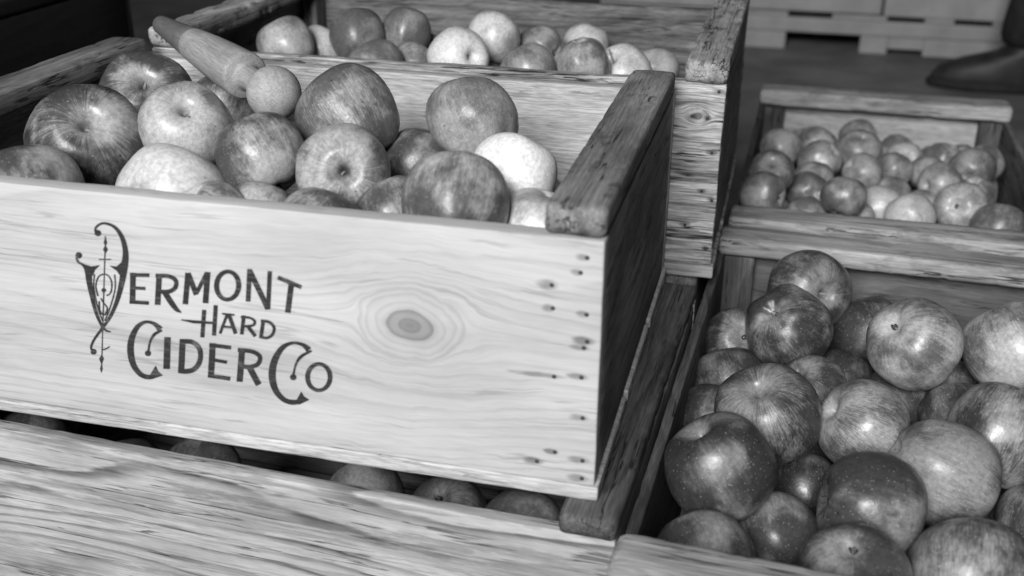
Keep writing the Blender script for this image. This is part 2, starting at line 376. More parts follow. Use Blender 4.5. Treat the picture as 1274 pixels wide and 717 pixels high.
right, right_front, _b = crate('apple_crate', (.4213, -.0898, -.2222), R2(87.6), None, L=.653, D=.40, ts=.009, wr=.045,
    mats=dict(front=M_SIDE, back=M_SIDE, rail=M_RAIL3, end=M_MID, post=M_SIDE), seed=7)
tag(right, 'low crate of large speckled apples beside the stacked crates', 'crate')
far, *_ = crate('apple_crate', (.455, .596, -.2222), R2(89.), None, L=.672, D=.40, ts=.009, wr=.05, tr=.026, H=.196,
    mats=dict(front=M_BACK2, back=M_SIDE, rail=M_RAIL3, end=M_INNER, post=M_SIDE), seed=8)
tag(far, 'low crate heaped with small apples, end to end behind the large apples', 'crate')
for zz, lab in ((0, 'crate with shade in its near-black colour, topmost of a stack by the wooden tool'), (-.2222, 'crate with shade in its near-black colour, at the bottom of that stack')):
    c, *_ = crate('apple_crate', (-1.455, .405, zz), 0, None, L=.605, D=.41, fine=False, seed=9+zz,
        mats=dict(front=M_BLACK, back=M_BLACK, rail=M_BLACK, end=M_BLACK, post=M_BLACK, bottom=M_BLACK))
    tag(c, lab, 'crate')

# nails: heads hammered into the board ends
def nail(board, wx, wy, wz):
    bpy.context.view_layer.update()
    o = link('nail', NAIL_ME, M_NAIL, board)
    o.matrix_basis = NAILINV[board.name] @ cols(X, NZ, NY, (wx, wy, wz)) if False else NAILINV[board.name] @ cols(X, Z, NY, (wx, wy, wz))
bpy.context.view_layer.update()
NAILINV = {b.name: b.matrix_world.inverted() for b in (lettered, second_front)}
for x_, z_ in NAILS: nail(lettered, x_, .0002, z_)
for x_, z_ in N2: nail(second_front, x_, .4182, z_)

# ------------------------------------------------------------------ lettering printed on the crate
def smooth_path(pts, n=7):
    if len(pts) < 3: return [tuple(p) for p in pts]
    P = [pts[0]]+list(pts)+[pts[-1]]; out = []
    for i in range(1, len(P)-2):
        for k in range(n):
            t = k/n; q = []
            for a, b, c, d in zip(P[i-1], P[i], P[i+1], P[i+2]):
                q.append(.5*(2*b+(c-a)*t+(2*a-5*b+4*c-d)*t*t+(3*b-a-3*c+d)*t**3))
            out.append(tuple(q))
    out.append(tuple(pts[-1])); return out
class Print:
    def __init__(s, conv): s.v, s.f, s.conv, s.layer = [], [], conv, 0
    def pt(s, x, y):
        p = on_plane(*s.conv(x, y), 1, 0.); s.v.append((p.x, -.0006-s.layer*.00002, p.z)); return len(s.v)-1
    def stroke(s, *pts, w=None, straight=False):
        pts = [(p[0], p[1], (p[2] if len(p) > 2 else w)) for p in pts]
        path = pts if straight else smooth_path(pts); s.layer += 1; prev = None
        for i, (x, y, ww) in enumerate(path):
            a = path[max(0, i-1)]; b = path[min(len(path)-1, i+1)]
            dx, dy = b[0]-a[0], b[1]-a[1]; l = math.hypot(dx, dy) or 1
            nx, ny = -dy/l*ww/2, dx/l*ww/2
            cur = (s.pt(x+nx, y+ny), s.pt(x-nx, y-ny))
            if prev: s.f.append((prev[0], cur[0], cur[1], prev[1]))
            prev = cur
        return s
    def poly(s, *pts):
        s.layer += 1; s.f.append(tuple(s.pt(*p) for p in pts)); return s
    def dot(s, x, y, r):
        s.layer += 1; s.f.append(tuple(s.pt(x+r*math.cos(i*math.pi/8), y+r*math.sin(i*math.pi/8)) for i in range(16))); return s
    def ring(s, x, y, rx, ry, w, rot=0.):
        c, sn = math.cos(rot), math.sin(rot); s.layer += 1; prev = None; first = None
        for i in range(33):
            a = i*math.pi/16; ids = []
            for d in (-w/2, w/2):
                ex, ey = (rx+d)*math.cos(a), (ry+d*.8)*math.sin(a)
                ids.append(s.pt(x+ex*c-ey*sn, y+ex*sn+ey*c))
            if prev: s.f.append((prev[0], ids[0], ids[1], prev[1]))
            prev = ids
        return s
    def build(s, name):
        me = bpy.data.meshes.new(name); me.from_pydata(s.v, [], s.f)
        return link(name, me, M_INK, lettered, NAILINV[lettered.name], smooth=False)
za = lambda x, y: (80+x/3.261, 260+y/3.261)
zb = lambda x, y: (150+x/3.775, 320+y/3.775)
p = Print(za)                                                # the ornamental V
p.dot(137, 97, 13).stroke((127, 92, 8), (131, 72, 8), (160, 57, 10), (203, 71, 13), (234, 112, 17), (249, 170, 21), (246, 225, 27), (234, 300, 23), (214, 375, 17),
    (185, 440, 13), (150, 490, 11), (122, 530, 10), (110, 560, 9), (118, 578, 9)).dot(120, 578, 12)
p.poly((184, 229), (214, 232), (236, 212), (244, 262), (232, 276), (214, 250))
p.dot(60, 187, 13).stroke((50, 195, 8), (58, 214, 9), (80, 228, 12), (97, 250, 26), (103, 295, 23), (112, 345, 18), (127, 410, 13), (148, 462, 11), (168, 490, 9), (190, 497, 5))
p.poly((78, 222), (112, 232), (146, 226), (126, 246), (116, 270), (96, 268))
p.stroke((168, 108, 3), (160, 390, 4), (152, 662, 3))
p.poly((168, 112), (174, 135), (168, 150), (162, 135)).poly((168, 146), (177, 163), (168, 180), (159, 163)).poly((142, 201), (190, 201), (190, 206), (142, 206))
p.poly((153, 590), (162, 606), (152, 628), (143, 606)).poly((152, 630), (157, 645), (151, 662), (147, 645)).stroke((153, 570, 5), (170, 566, 5), (186, 556, 4))
p.stroke((138, 352, 5), (130, 310, 5), (142, 272, 5), (172, 264, 5), (193, 292, 5), (191, 335, 5), (174, 350, 5)).dot(162, 328, 9)
p.stroke((143, 372, 5), (146, 412, 5), (164, 428, 5), (176, 402, 5), (160, 378, 5), (150, 360, 5)).stroke((124, 262, 4), (122, 320, 4), (138, 400, 4), (157, 452, 4))
p.stroke((206, 264, 4), (208, 320, 4), (190, 390, 4), (166, 452, 4))
p.build('printed_emblem')
S = dict(straight=True)
letters = [
 lambda p: p.stroke((60, 72), (57, 216), w=26, **S).stroke((46, 82), (136, 84), w=18, **S).stroke((58, 143), (118, 146), w=16, **S).stroke((44, 208), (134, 214), w=18, **S),
 lambda p: p.stroke((183, 76), (175, 223), w=26, **S).stroke((166, 86), (225, 88), (260, 108), (258, 142), (228, 160), (184, 160), w=20).stroke((205, 158, 26), (238, 210, 26), (264, 244, 20), (286, 258, 6)),
 lambda p: p.stroke((318, 72), (305, 220), w=25, **S).stroke((318, 74), (357, 175), w=24, **S).stroke((357, 170), (406, 72), w=18, **S).stroke((410, 68), (400, 215), w=26, **S),
 lambda p: p.ring(504, 132, 52, 66, 24, .05),
 lambda p: p.stroke((607, 54), (600, 208), w=22, **S).stroke((606, 60), (694, 242), w=25, **S).stroke((702, 64), (694, 244), w=20, **S),
 lambda p: p.stroke((740, 94), (850, 140), w=20, **S).stroke((804, 116), (786, 260), w=26, **S),
 lambda p: p.stroke((394, 246), (385, 376), w=19, **S).stroke((448, 224), (440, 367), w=19, **S).stroke((286, 293, 5), (345, 302, 15), (446, 308, 12), **S),
 lambda p: p.stroke((502, 266), (468, 358), w=13, **S).stroke((508, 264), (542, 358), w=18, **S).stroke((482, 324), (530, 328), w=10, **S).stroke((478, 264), (536, 270), w=9, **S),
 lambda p: p.stroke((580, 272), (570, 362), w=17, **S).stroke((566, 280), (606, 283), (630, 298), (624, 318), (580, 324), w=12).stroke((598, 322), (634, 370), w=17, **S),
 lambda p: p.stroke((672, 292), (660, 376), w=17, **S).stroke((660, 297), (700, 304), (722, 330), (714, 362), (688, 378), (652, 372), w=14),
 lambda p: p.stroke((188, 338, 30), (160, 312, 18), (120, 303, 15), (82, 325, 22), (55, 378, 29), (48, 440, 31), (62, 505, 27), (97, 550, 23), (140, 562, 22), (180, 548, 8))
   .stroke((196, 342, 10), (160, 362, 14), (140, 398, 10), (132, 440, 9)).dot(130, 450, 14).poly((166, 508), (178, 534), (200, 554), (150, 571), (140, 552)),
 lambda p: p.stroke((222, 374), (217, 524), w=30, **S),
 lambda p: p.stroke((293, 384), (285, 542), w=28, **S).stroke((280, 394), (338, 398), (372, 430), (374, 482), (350, 522), (312, 535), (274, 532), w=23),
 lambda p: p.stroke((434, 402), (425, 562), w=28, **S).stroke((418, 410), (520, 424), w=19, **S).stroke((430, 480), (500, 492), w=16, **S).stroke((412, 554), (516, 570), w=19, **S),
 lambda p: p.stroke((572, 426), (560, 584), w=28, **S).stroke((552, 434), (620, 442), (655, 466), (646, 500), (608, 514), (570, 510), w=20).stroke((605, 514), (650, 598), w=28, **S),
 lambda p: p.stroke((886, 434, 30), (856, 410, 18), (805, 402, 15), (757, 428, 24), (722, 490, 31), (713, 560, 33), (730, 625, 28), (772, 670, 23), (822, 680, 24), (866, 666, 8))
   .stroke((898, 438, 10), (850, 464, 14), (825, 500, 10), (813, 548, 9)).dot(812, 562, 15).poly((850, 630), (862, 652), (888, 668), (838, 692), (826, 672)),
 lambda p: p.ring(932, 562, 53, 62, 22),
]
for fn in letters:
    q = Print(zb); fn(q); q.build('printed_letter')

# ------------------------------------------------------------------ apples
PROFILE = [(0, .50), (.04, .53), (.10, .66), (.19, .78), (.32, .85), (.48, .85), (.66, .76), (.82, .59), (.94, .34), (1.0, .05), (.985, -.22), (.91, -.47),
           (.77, -.67), (.60, -.80), (.45, -.85), (.33, -.85), (.22, -.80), (.12, -.74), (.05, -.71), (0, -.70)]
def apple_mesh(seed, cone, lobe, squat, shear):
    rg = random.Random(seed); prof = smooth_path(PROFILE, 2); seg = 40; vs = []; fs = []
    ph = rg.uniform(0, 6)
    for i, (r, h) in enumerate(prof):
        if i in (0, len(prof)-1): vs.append(Vector((0, 0, h*squat))); continue
        for j in range(seg):
            a = 2*math.pi*j/seg
            low = max(0, .35-h); top = max(0, h-.2)
            rr = r*(1+lobe*math.cos(5*a+ph)*(low**1.3)*1.4+lobe*.5*math.cos(3*a+ph*2)*top)*(1-cone*(.55-h)*.5+cone*.2)
            q = Vector((r*math.cos(a), r*math.sin(a), h))
            d = 1+noise.noise(q*1.1+Vector((seed*7.3, 0, 0)))*.055+noise.noise(q*2.6+Vector((seed*3.3, 5, 0)))*.016
            hh = h*squat*d+(lobe*.6*math.cos(5*a+ph) if h < -.6 and r > .2 else 0)*.6
            vs.append(Vector((rr*math.cos(a)*d, rr*math.sin(a)*d, hh+shear*r*math.cos(a+ph)*max(0, h+.1))))
    n = len(prof)-2
    for j in range(seg):
        fs.append((0, 1+j, 1+(j+1) % seg))
        for i in range(n-1):
            a, b = 1+i*seg+j, 1+i*seg+(j+1) % seg
            fs.append((a, a+seg, b+seg, b))
        fs.append((len(vs)-1, 1+(n-1)*seg+(j+1) % seg, 1+(n-1)*seg+j))
    me = bpy.data.meshes.new('apple_body'); me.from_pydata(vs, [], fs); me.materials.append(M_APPLE)
    me.polygons.foreach_set('use_smooth', [True]*len(me.polygons)); return me
APPLE_ME = [apple_mesh(1, .06, .022, .95, .04), apple_mesh(2, .16, .045, 1.04, .08), apple_mesh(3, .10, .03, 1.0, -.06), apple_mesh(4, .02, .025, .92, .05),
            apple_mesh(5, .2, .06, 1.06, .10), apple_mesh(6, .08, .03, .98, .0)]
def stem_mesh(seed, length):
    rg = random.Random(seed); vs, fs = [], []; seg = 7; bx, by = rg.uniform(-.16, .16), rg.uniform(-.16, .16); n = 6
    for i in range(n+1):
        t = i/n; r = .036*(1-.35*t)+(.022 if i == n else 0)
        for j in range(seg):
            a = 2*math.pi*j/seg; vs.append((bx*t*t+r*math.cos(a), by*t*t+r*math.sin(a), .46+length*t))
    for i in range(n):
        for j in range(seg): fs.append((i*seg+j, i*seg+(j+1) % seg, (i+1)*seg+(j+1) % seg, (i+1)*seg+j))
    fs.append(tuple(n*seg+j for j in range(seg)))
    me = bpy.data.meshes.new('stem'); me.from_pydata(vs, [], fs); me.materials.append(M_STEM); return me
STEM_ME = [stem_mesh(1, .18), stem_mesh(2, .28), stem_mesh(3, .24), stem_mesh(4, .62)]
def calyx_mesh(seed):
    rg = random.Random(seed); vs, fs = [], []
    for i in range(5):
        a = 2*math.pi*i/5+rg.uniform(-.2, .2); c, s = math.cos(a), math.sin(a); b = len(vs); l = rg.uniform(.07, .11)
        for (u, v, h) in ((.02, -.045, -.71), (.02, .045, -.71), (l*.8, .03, -.775), (l*.8, -.03, -.775), (l*.5, 0, -.82-rg.uniform(0, .03))):
            vs.append((u*c-v*s, u*s+v*c, h))
        fs += [(b, b+1, b+2, b+3), (b+3, b+2, b+4)]
    me = bpy.data.meshes.new('calyx'); me.from_pydata(vs, [], fs); me.materials.append(M_CALYX); return me
CALYX_ME = [calyx_mesh(1), calyx_mesh(2)]
arng = random.Random(11)
def apple(pos, R, feat, tone, label, group=None, var=None, stem=None, scale=1.03):
    """feat: ('S'|'C', dx, dy) stem or blossom end seen at that offset from the apple's middle; 'H' turns the stem over the rim"""
    c = Vector(pos); kind, dx, dy = feat
    back = (CAM-c).normalized(); rt = (RT-back*RT.dot(back)).normalized(); up = back.cross(rt)
    l = math.hypot(dx, dy)
    if kind == 'H': ax = rt*dx-up*dy-back*.25
    else:
        l = min(l, .97); ax = rt*dx-up*dy+back*math.sqrt(max(.02, 1-l*l))
        if kind == 'C': ax = -ax
    ax.normalize(); R *= scale
    e1 = ax.orthogonal().normalized(); e2 = ax.cross(e1); a = arng.uniform(0, 6.28)
    ex = e1*math.cos(a)+e2*math.sin(a); ey = ax.cross(ex)
    root = bpy.data.objects.new('apple', None); COL.objects.link(root); root.empty_display_size = .02
    root.location = c-Vector((0, 0, R*.9))
    M = Matrix.Translation((0, 0, R*.9)) @ cols(ex*R, ey*R, ax*R, (0, 0, 0))
    v = var if var is not None else arng.randrange(6)
    b = link('body', APPLE_ME[v], None, root, M, smooth=False); b.color = (tone[0], tone[1], tone[2], 1)
    link('stem', STEM_ME[stem if stem is not None else arng.randrange(3)], None, root, M)
    link('calyx', CALYX_ME[arng.randrange(2)], None, root, M)
    tag(root, label, 'apple', group)
    return root

GM, GC, GR, GB, GL = ('apples in the lettered crate', 'apples in the crate behind the lettered one', 'large apples in the low crate',
                      'small apples in the far low crate', 'apples in the crate under the lettered one')
#  x, y, z, radius, feature, (light, dark, cover), label, variant, stem
MAIN = [
 (-0.4694, 0.0514, 0.1724, 0.0425, ('H', -.3, -1), (.50, .08, .35), 'half pale, half dark apple in the lettered crate, below the largest apple', 3, None),
 (-0.4783, 0.1510, 0.1829, 0.0495, ('S', -.05, -.42), (.44, .06, .62), 'largest apple in the lettered crate, blotched dark with a deep stem pit', 0, 0),
 (-.4953, .2757, .1905, .0444, ('S', -.08, -.36), (.52, .08, .50), 'flat streaked apple with stem up, beside the dark end rail and wooden tool tip', 3, 0),
 (-0.4030, 0.1868, 0.1922, 0.0395, ('S', -.05, -.5), (0.53, 0.149, 0.12), 'smooth plain apple, stem upright, just below the wooden tool', 3, 1),
 (-0.3670, 0.0920, 0.1620, 0.0440, ('H', .4, -1), (0.70, 0.306, 0.02), 'pale unmarked apple against the lettered board, below the plain stemmed apple', 5, None),
 (-.3066, .1333, .1904, .0354, ('H', -.45, -.85), (0.49, 0.081, 0.44), 'round mottled apple directly under the knob of the wooden tool', 5, None),
 (-.4393, .3271, .1673, .0373, ('H', .3, -1), (0.38, 0.081, 0.42), 'apple half hidden under the shaft of the wooden tool', 5, None),
 (-.2609, .2096, .2039, .0430, ('H', -.5, -.85), (.42, .12, .45), 'large tilted streaky apple with flattened shoulder, right beside the tool knob', 4, None),
 (-.2273, .1157, .1900, .0366, ('S', .05, .0), (0.51, 0.088, 0.32), 'apple with its stem pit facing outward like an eye, in lettered crate', 0, 0),
 (-.1533, .2268, .2057, .0371, ('H', -.35, -.95), (.40, .17, .30), 'heart-shaped grey speckled apple leaning on the pale back board', 4, None),
 (-.2036, .2261, .1606, .0340, ('H', .6, -.8), (0.40, 0.081, 0.52), 'low speckled apple wedged behind, between heart-shaped and eye-like apples', 2, None),
 (-.0976, .1463, .1874, .0341, ('H', .5, -1), (0.93, 0.660, -0.49), 'almost white freckled apple in the lettered crate', 5, None),
 (-.1185, .0590, .1913, .0381, ('H', .25, -1), (.46, .09, .45), 'dark ridged apple against the lettered board, before the almost white one', 1, None),
 (-0.1796, 0.1000, 0.1605, 0.0320, ('H', -.4, -1), (0.42, 0.081, 0.47), 'apple tucked behind the dark ridged apple, only a sliver showing', 2, None),
 (-0.2207, 0.0530, 0.1642, 0.0350, ('H', .4, -1), (0.45, 0.081, 0.47), 'apple sunk behind the lettered board, below the eye-like apple', 3, None),
 (-0.2891, 0.0850, 0.1579, 0.0280, ('H', .4, -1), (0.45, 0.081, 0.42), 'small top of an apple rising under the round mottled apple, at board edge', 2, None),
 (-.0632, .0936, .1609, .0375, ('H', -.4, 1), (0.66, 0.270, 0.02), 'pale apple tucked against the thick worn rail of the lettered crate', 5, None),
 (-0.3099, 0.0500, 0.1633, 0.0310, ('H', .6, .9), (0.58, 0.135, 0.27), 'apple sunk between the pale unmarked apple and the round mottled one', 2, None),
]
for x_, y_, z_, r_, ft, tn, lb, va, stn in MAIN: apple((x_, y_, z_), r_, ft, tn, lb, GM, va, stn)

SECOND = [
 (-.487, .5716, .1793, .0331, ('H', -.5, -1), (.50, .18, .3), 'blotched apple beside the dark corner post of the second crate', 1, None),
 (-.4691, .6295, .1633, .0294, ('H', .5, -1), (.62, .4, .0), 'pale apple tucked behind the blotched apple near the corner post', 5, None),
 (-.414, .6214, .186, .0337, ('H', -.2, -1), (.27, .12, .5), 'smooth dark apple standing tall in the second crate', 5, None),
 (-.3629, .6547, .1843, .0301, ('H', .3, -1), (.32, .14, .45), 'dull grey apple right beside the tall dark one', 4, None),
 (-.3621, .5401, .1697, .0327, ('H', -.6, -1), (.36, .15, .4), 'low streaked apple behind the chipped board edge, under the dull grey apple', 3, None),
 (-.3518, .6978, .1495, .0292, ('H', .5, -1), (.62, .4, .0), 'small pale apple peeking out behind the chipped board edge', 5, None),
 (-.3313, .5901, .1584, .0299, ('H', .5, -1), (.42, .16, .4), 'mid grey apple nestled against the bright dimpled apple', 2, None),
 (-.2647, .5571, .1813, .0343, ('S', .55, -.05), (.82, .55, -.35), 'bright apple with its stem dimple turned sideways, at the pale board edge', 0, 0),
 (-.2466, .6437, .188, .0323, ('H', .4, -1), (.74, .34, -.1), 'highest apple in the second crate, bright with faint streaks', 2, None),
 (-.1965, .6807, .1675, .029, ('C', .75, .2), (.44, .16, .35), 'grey dented apple beside the highest bright apple', 1, None),
 (-.188, .5759, .165, .0335, ('H', -.5, -1), (.42, .16, .35), 'broad low apple in the second crate before the dented one', 3, None),
 (-.1504, .7446, .1618, .029, ('H', .3, -1), (.70, .4, -.2), 'pale smooth apple at the back plank of the second crate', 5, None),
 (-.1226, .5783, .1779, .0294, ('H', .2, 1), (.44, .14, .35), 'scarred knobbly apple before the pale smooth one at the back plank', 4, None),
 (-.084, .621, .1593, .034, ('S', -.45, -.6), (.72, .36, -.1), 'bright apple with a long thin stem in the second crate', 0, 3),
 (-.0552, .7055, .1456, .029, ('H', .2, -1), (.50, .25, .15), 'light grey apple close to the pale rail of the second crate', 3, None),
]
for x_, y_, z_, r_, ft, tn, lb, va, stn in SECOND: apple((x_, y_, z_), r_, ft, tn, lb, GC, va, stn)

RIGHT = [
 (.1511, .4453, -.0158, .0428, ('S', .45, .12), (0.34, 0.054, 0.54), 'apple leaning on the back panel, stem pit turned out to the side', 0, 0),
 (.1311, .3674, -.0248, .0421, ('C', -.37, -.43), (0.32, 0.049, 0.64), 'dark apple with pale streaks round its blossom end, leaning before the back panel', 1, None),
 (.0828, .4064, -.0664, .0363, ('C', .25, -.2), (0.35, 0.045, 0.62), 'shaded apple with a pale blossom end in the back corner by the dark post', 0, None),
 (.2162, .4469, -.0602, .0405, ('H', -.4, -1), (0.27, 0.045, 0.67), 'dark freckled apple at the back panel, behind the bright star-ended apple', 5, None),
 (.2445, .3185, -.0021, .0422, ('C', -.5, -.46), (0.53, 0.119, 0.12), 'bright apple with a small star-shaped blossom end in the low crate', 0, None),
 (.3341, .3386, -.0050, .0440, ('H', -.4, -1), (0.55, 0.128, 0.14), 'pale apple with long thin streaks, beside the star-ended one', 2, None),
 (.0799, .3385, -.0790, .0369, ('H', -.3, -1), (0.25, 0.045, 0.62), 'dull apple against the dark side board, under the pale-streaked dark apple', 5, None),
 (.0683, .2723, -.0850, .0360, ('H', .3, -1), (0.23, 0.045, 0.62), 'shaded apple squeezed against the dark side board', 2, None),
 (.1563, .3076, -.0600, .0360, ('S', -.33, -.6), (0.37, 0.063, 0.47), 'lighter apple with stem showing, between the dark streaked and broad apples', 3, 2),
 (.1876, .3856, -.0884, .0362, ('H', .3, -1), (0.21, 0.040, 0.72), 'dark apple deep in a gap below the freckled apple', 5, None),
 (.1185, .1953, -.0275, .0440, ('S', -.17, -.58), (0.32, 0.049, 0.57), 'large uneven apple with deep stem pit and a pale scar', 4, 0),
 (.1976, .2073, -.0317, .0391, ('S', -.78, -.46), (0.39, 0.102, 0.26), 'evenly freckled light grey apple with its stem dimple at the edge', 0, 0),
 (.2390, .3309, -.0758, .0369, ('H', -.6, -1), (0.30, 0.054, 0.57), 'streaked apple half covered under the bright star-ended one', 2, None),
 (.2956, .3724, -.0806, .0374, ('H', .3, -1), (0.32, 0.059, 0.52), 'speckled apple deep between the two bright streaked apples', 3, None),
 (.2920, .2900, -.0620, .0360, ('H', -.2, -1), (0.26, 0.049, 0.62), 'dark streaked apple wedged behind the big blotched apple', 2, None),
 (.3104, .2136, -.0279, .0436, ('H', .4, -1), (0.37, 0.054, 0.44), 'big blotched apple with bright cheek, below the thin-streaked pale one', 1, None),
 (.0848, .0996, -.0231, .0426, ('S', -.46, -.78), (0.26, 0.045, 0.62), 'big round dark apple next to the dark side board, bright spot in its middle', 5, 0),
 (.2559, .1497, -.0323, .0423, ('H', .85, .5), (0.31, 0.093, 0.34), 'smooth grey apple with a flattened side, next to the big blotched one', 1, None),
 (.1990, .0909, -.0365, .0435, ('H', 1, .25), (0.30, 0.059, 0.54), 'broad finely dotted apple in the middle, dimple at its far side', 3, None),
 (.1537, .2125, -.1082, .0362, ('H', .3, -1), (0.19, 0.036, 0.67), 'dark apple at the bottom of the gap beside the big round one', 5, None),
 (.1333, .0963, -.0805, .0366, ('C', .1, .75), (0.32, 0.063, 0.47), 'apple below the big round dark one with its blossom end facing down', 2, None),
 (.0807, .0277, -.0615, .0392, ('H', -.4, -1), (0.29, 0.059, 0.52), 'grey apple in the corner between side board and the near pale rail', 3, None),
 (.1861, .0146, -.0440, .0383, ('C', .05, -.62), (0.34, 0.063, 0.47), 'apple by the near pale rail showing its blossom end on top', 0, None),
 (.2656, .0345, -.0391, .0423, ('H', .2, -1), (0.34, 0.063, 0.50), 'broad mottled apple by the near pale rail, below the flattened smooth one', 3, None),
 (.3392, .1511, -.0734, .0362, ('H', .4, -1), (0.35, 0.063, 0.47), 'apple low beside the flattened smooth one and the big blotched one', 2, None),
]
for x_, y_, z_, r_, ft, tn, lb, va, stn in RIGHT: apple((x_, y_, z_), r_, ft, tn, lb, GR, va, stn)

FAR = [
 (.1081, 1.0062, -.0316, .0307), (.1636, 1.1037, -.0509, .0295), (.227, 1.1473, -.0504, .0305), (.2244, 1.0437, -.0377, .034), (.0984, .814, -.0101, .0302),
 (.1674, .9906, -.0431, .0303), (.1581, .9373, -.0589, .0289), (.091, .7029, -.0027, .0286), (.1504, .8544, -.0468, .0282), (.2257, .9386, -.0395, .0282),
 (.274, .9875, -.0476, .0274), (.2933, 1.053, -.0512, .0291), (.1927, .7584, -.0157, .0288), (.1484, .7742, -.0562, .0291), (.2094, .7897, -.056, .0278),
 (.2463, .8295, -.0529, .0292), (.2698, .9395, -.0716, .0291), (.2794, .7721, -.0403, .0306), (.303, .8537, -.0612, .0291), (.3234, 1.0041, -.0523, .0274),
 (.3507, 1.0674, -.0517, .0283), (.3291, .9034, -.0362, .0291), (.3795, .9804, -.0345, .0316), (.4126, 1.0841, -.0562, .0291), (.3454, .8064, -.0346, .034),
 (.3795, .9193, -.0562, .0291), (.3851, .7571, -.0379, .0324)]
FAR_LOOK = {  # feature, tone, label for those that stand out
 2: (('S', .45, -.4), (.42, .16, .3), 'small apple at the far panel with its stem pit showing'),
 3: (('S', .2, -.7), (.40, .16, .35), 'small broad apple just before the one at the far panel'),
 4: (('S', .05, -.45), (.34, .12, .45), 'small dark apple with stem pit up beside the inner side board'),
 7: (('C', .85, .2), (.34, .14, .4), 'small grey apple with blossom end turned aside, by side board and near rail'),
 8: (('C', .35, .1), (.36, .14, .4), 'small apple with round blossom dimple facing out near the dark cheeked one'),
 9: (('S', -.75, -.55), (.44, .2, .2), 'small apple with pale dimple on its edge, mid heap'),
 11: (('C', .2, -.15), (.55, .2, .1), 'small pale apple with rough blossom end before the far panel'),
 12: (('H', .3, -1), (.40, .13, .45), 'small dark cheeked apple in the middle of the near rows'),
 15: (('H', .3, -1), (.58, .35, -.1), 'small pale apple tucked behind the brightest one by the near rail'),
 17: (('H', -.4, -1), (.66, .4, -.2), 'brightest small apple in the far crate, against its near rail'),
 21: (('S', -.75, .05), (.48, .2, .15), 'small light apple whose dimple faces sideways'),
 22: (('C', -.25, .35), (.36, .14, .4), 'small apple with blossom end low, near the far side board'),
 24: (('C', -.2, -.1), (.58, .26, .1), 'largest of the small apples, pale with a rough scar'),
 26: (('H', .3, -1), (.30, .12, .5), 'small grey apple in the near corner by the far side board'),
}
for i, q in enumerate(FAR):
    ft, tn, lb = FAR_LOOK.get(i, ((arng.choice('HHHC'), arng.uniform(-.8, .8), arng.uniform(-1, -.4)), (arng.uniform(.38, .5), .15, arng.uniform(.1, .4)),
                              'small mid grey apple in the heap of the far low crate'))
    apple(q[:3], q[3], ft, tn, lb, GB)

# apples seen only through the gaps, under the top ones
UNDER = [
 ('shaded apple under the top ones of the lettered crate', GM, (.4, .13, .4), [(-.0521, .2497, .0994, .0337), (-.1183, .1198, .1258, .0369), (-.5402, .0628, .096, .037), (-.4453, .0636, .0987, .0346),
  (-.3273, .0579, .0962, .0362), (-.1387, .0506, .0923, .0347), (-.0649, .1613, .1128, .0345), (-.2693, .1219, .0963, .0366), (-.1135, .2751, .1136, .0353)]),
 ('shaded apple under the top ones of the second crate', GC, (.4, .15, .4), [(-.0014, .6688, .1094, .03), (-.2959, .5276, .113, .032), (-.1074, .5376, .1128, .0318), (-.1624, .6634, .1151, .0302),
  (-.4213, .5865, .1319, .0333), (-.0245, .5633, .1161, .0319), (-.2473, .6133, .1333, .03)]),
 ('shaded apple under the top ones of the large-apple crate', GR, (.3, .1, .5), [(.2614, .2004, -.128, .0356), (.3243, .4451, -.0897, .039), (.2918, .509, -.0924, .0365), (.3755, .3009, -.1103, .0356),
  (.1444, .279, -.1231, .0356), (.3632, .3619, -.0722, .0368)]),
 ('shaded small apple under the top ones of the far crate', GB, (.4, .15, .35), [(.1386, 1.2119, -.0847, .0287), (.1376, .8055, -.1081, .0292), (.3478, 1.1473, -.0831, .0297), (.3514, .8972, -.1003, .029),
  (.3664, .8279, -.089, .0302), (.395, 1.1852, -.0847, .027), (.2951, 1.196, -.0819, .0285), (.2731, .8079, -.1083, .0305), (.3979, .6481, -.1055, .0298), (.3176, 1.0975, -.0912, .0286),
  (.1734, .7083, -.0853, .029), (.1172, .8732, -.0988, .0289), (.2005, .8707, -.0863, .0287), (.3564, .7347, -.0848, .0273), (.4182, 1.1215, -.1083, .028), (.1585, 1.139, -.0977, .0308), (.2333, .7063, -.0803, .0291)]),
 ('apple showing through the gap under the lettered crate', GL, (.36, .12, .4), [(-.545, .084, -.098, .036), (-.452, .096, -.124, .037), (-.372, .092, -.104, .037), (-.215, .090, -.100, .034), (-.142, .095, -.112, .037), (-.070, .076, -.098, .036)]),
]
for lb, gp, tn, L_ in UNDER:
    for q in L_: apple(q[:3], q[3], (arng.choice('HHC'), arng.uniform(-.8, .8), arng.uniform(-1, .6)), tn, lb, gp)

# ------------------------------------------------------------------ turned wooden tool lying on the apples
kb = on_plane(341, 116, 2, .222); tp = on_plane(199, 30, 2, .243)
d = tp-kb; TL = d.length; ez = d.normalized(); e1 = ez.orthogonal().normalized(); e2 = ez.cross(e1)
tool = bpy.data.objects.new('wooden_dibber', None); COL.objects.link(tool); tool.matrix_basis = cols(e1, e2, ez, kb); tool.empty_display_size = .03
M_TOOL = wood('turned_beech', .36, .20, rings=14, ring_amt=.3, fibre=.5, crack=.15, blotch=.2, spots=.15, bump=.12, seed=21, rough=.6)
M_TIP = wood('stained_beech_tip', .15, .09, rings=10, ring_amt=.15, fibre=.4, crack=.1, blotch=.25, bump=.15, seed=23, rough=.6)
kr = .0238
turn = cols(NZ, Y, X, (0, 0, 0))                              # grain (local x) along the tool's axis
def turned(name, prof, mat, parent):
    me = lathe(prof, 40); me.transform(turn.inverted()); return link(name, me, mat, parent, turn)
turned('knob', [(max(.0005, kr*math.sin(a*math.pi/20)), -kr*math.cos(a*math.pi/20)) for a in range(0, 18)], M_TOOL, tool)
z0 = TL*.215
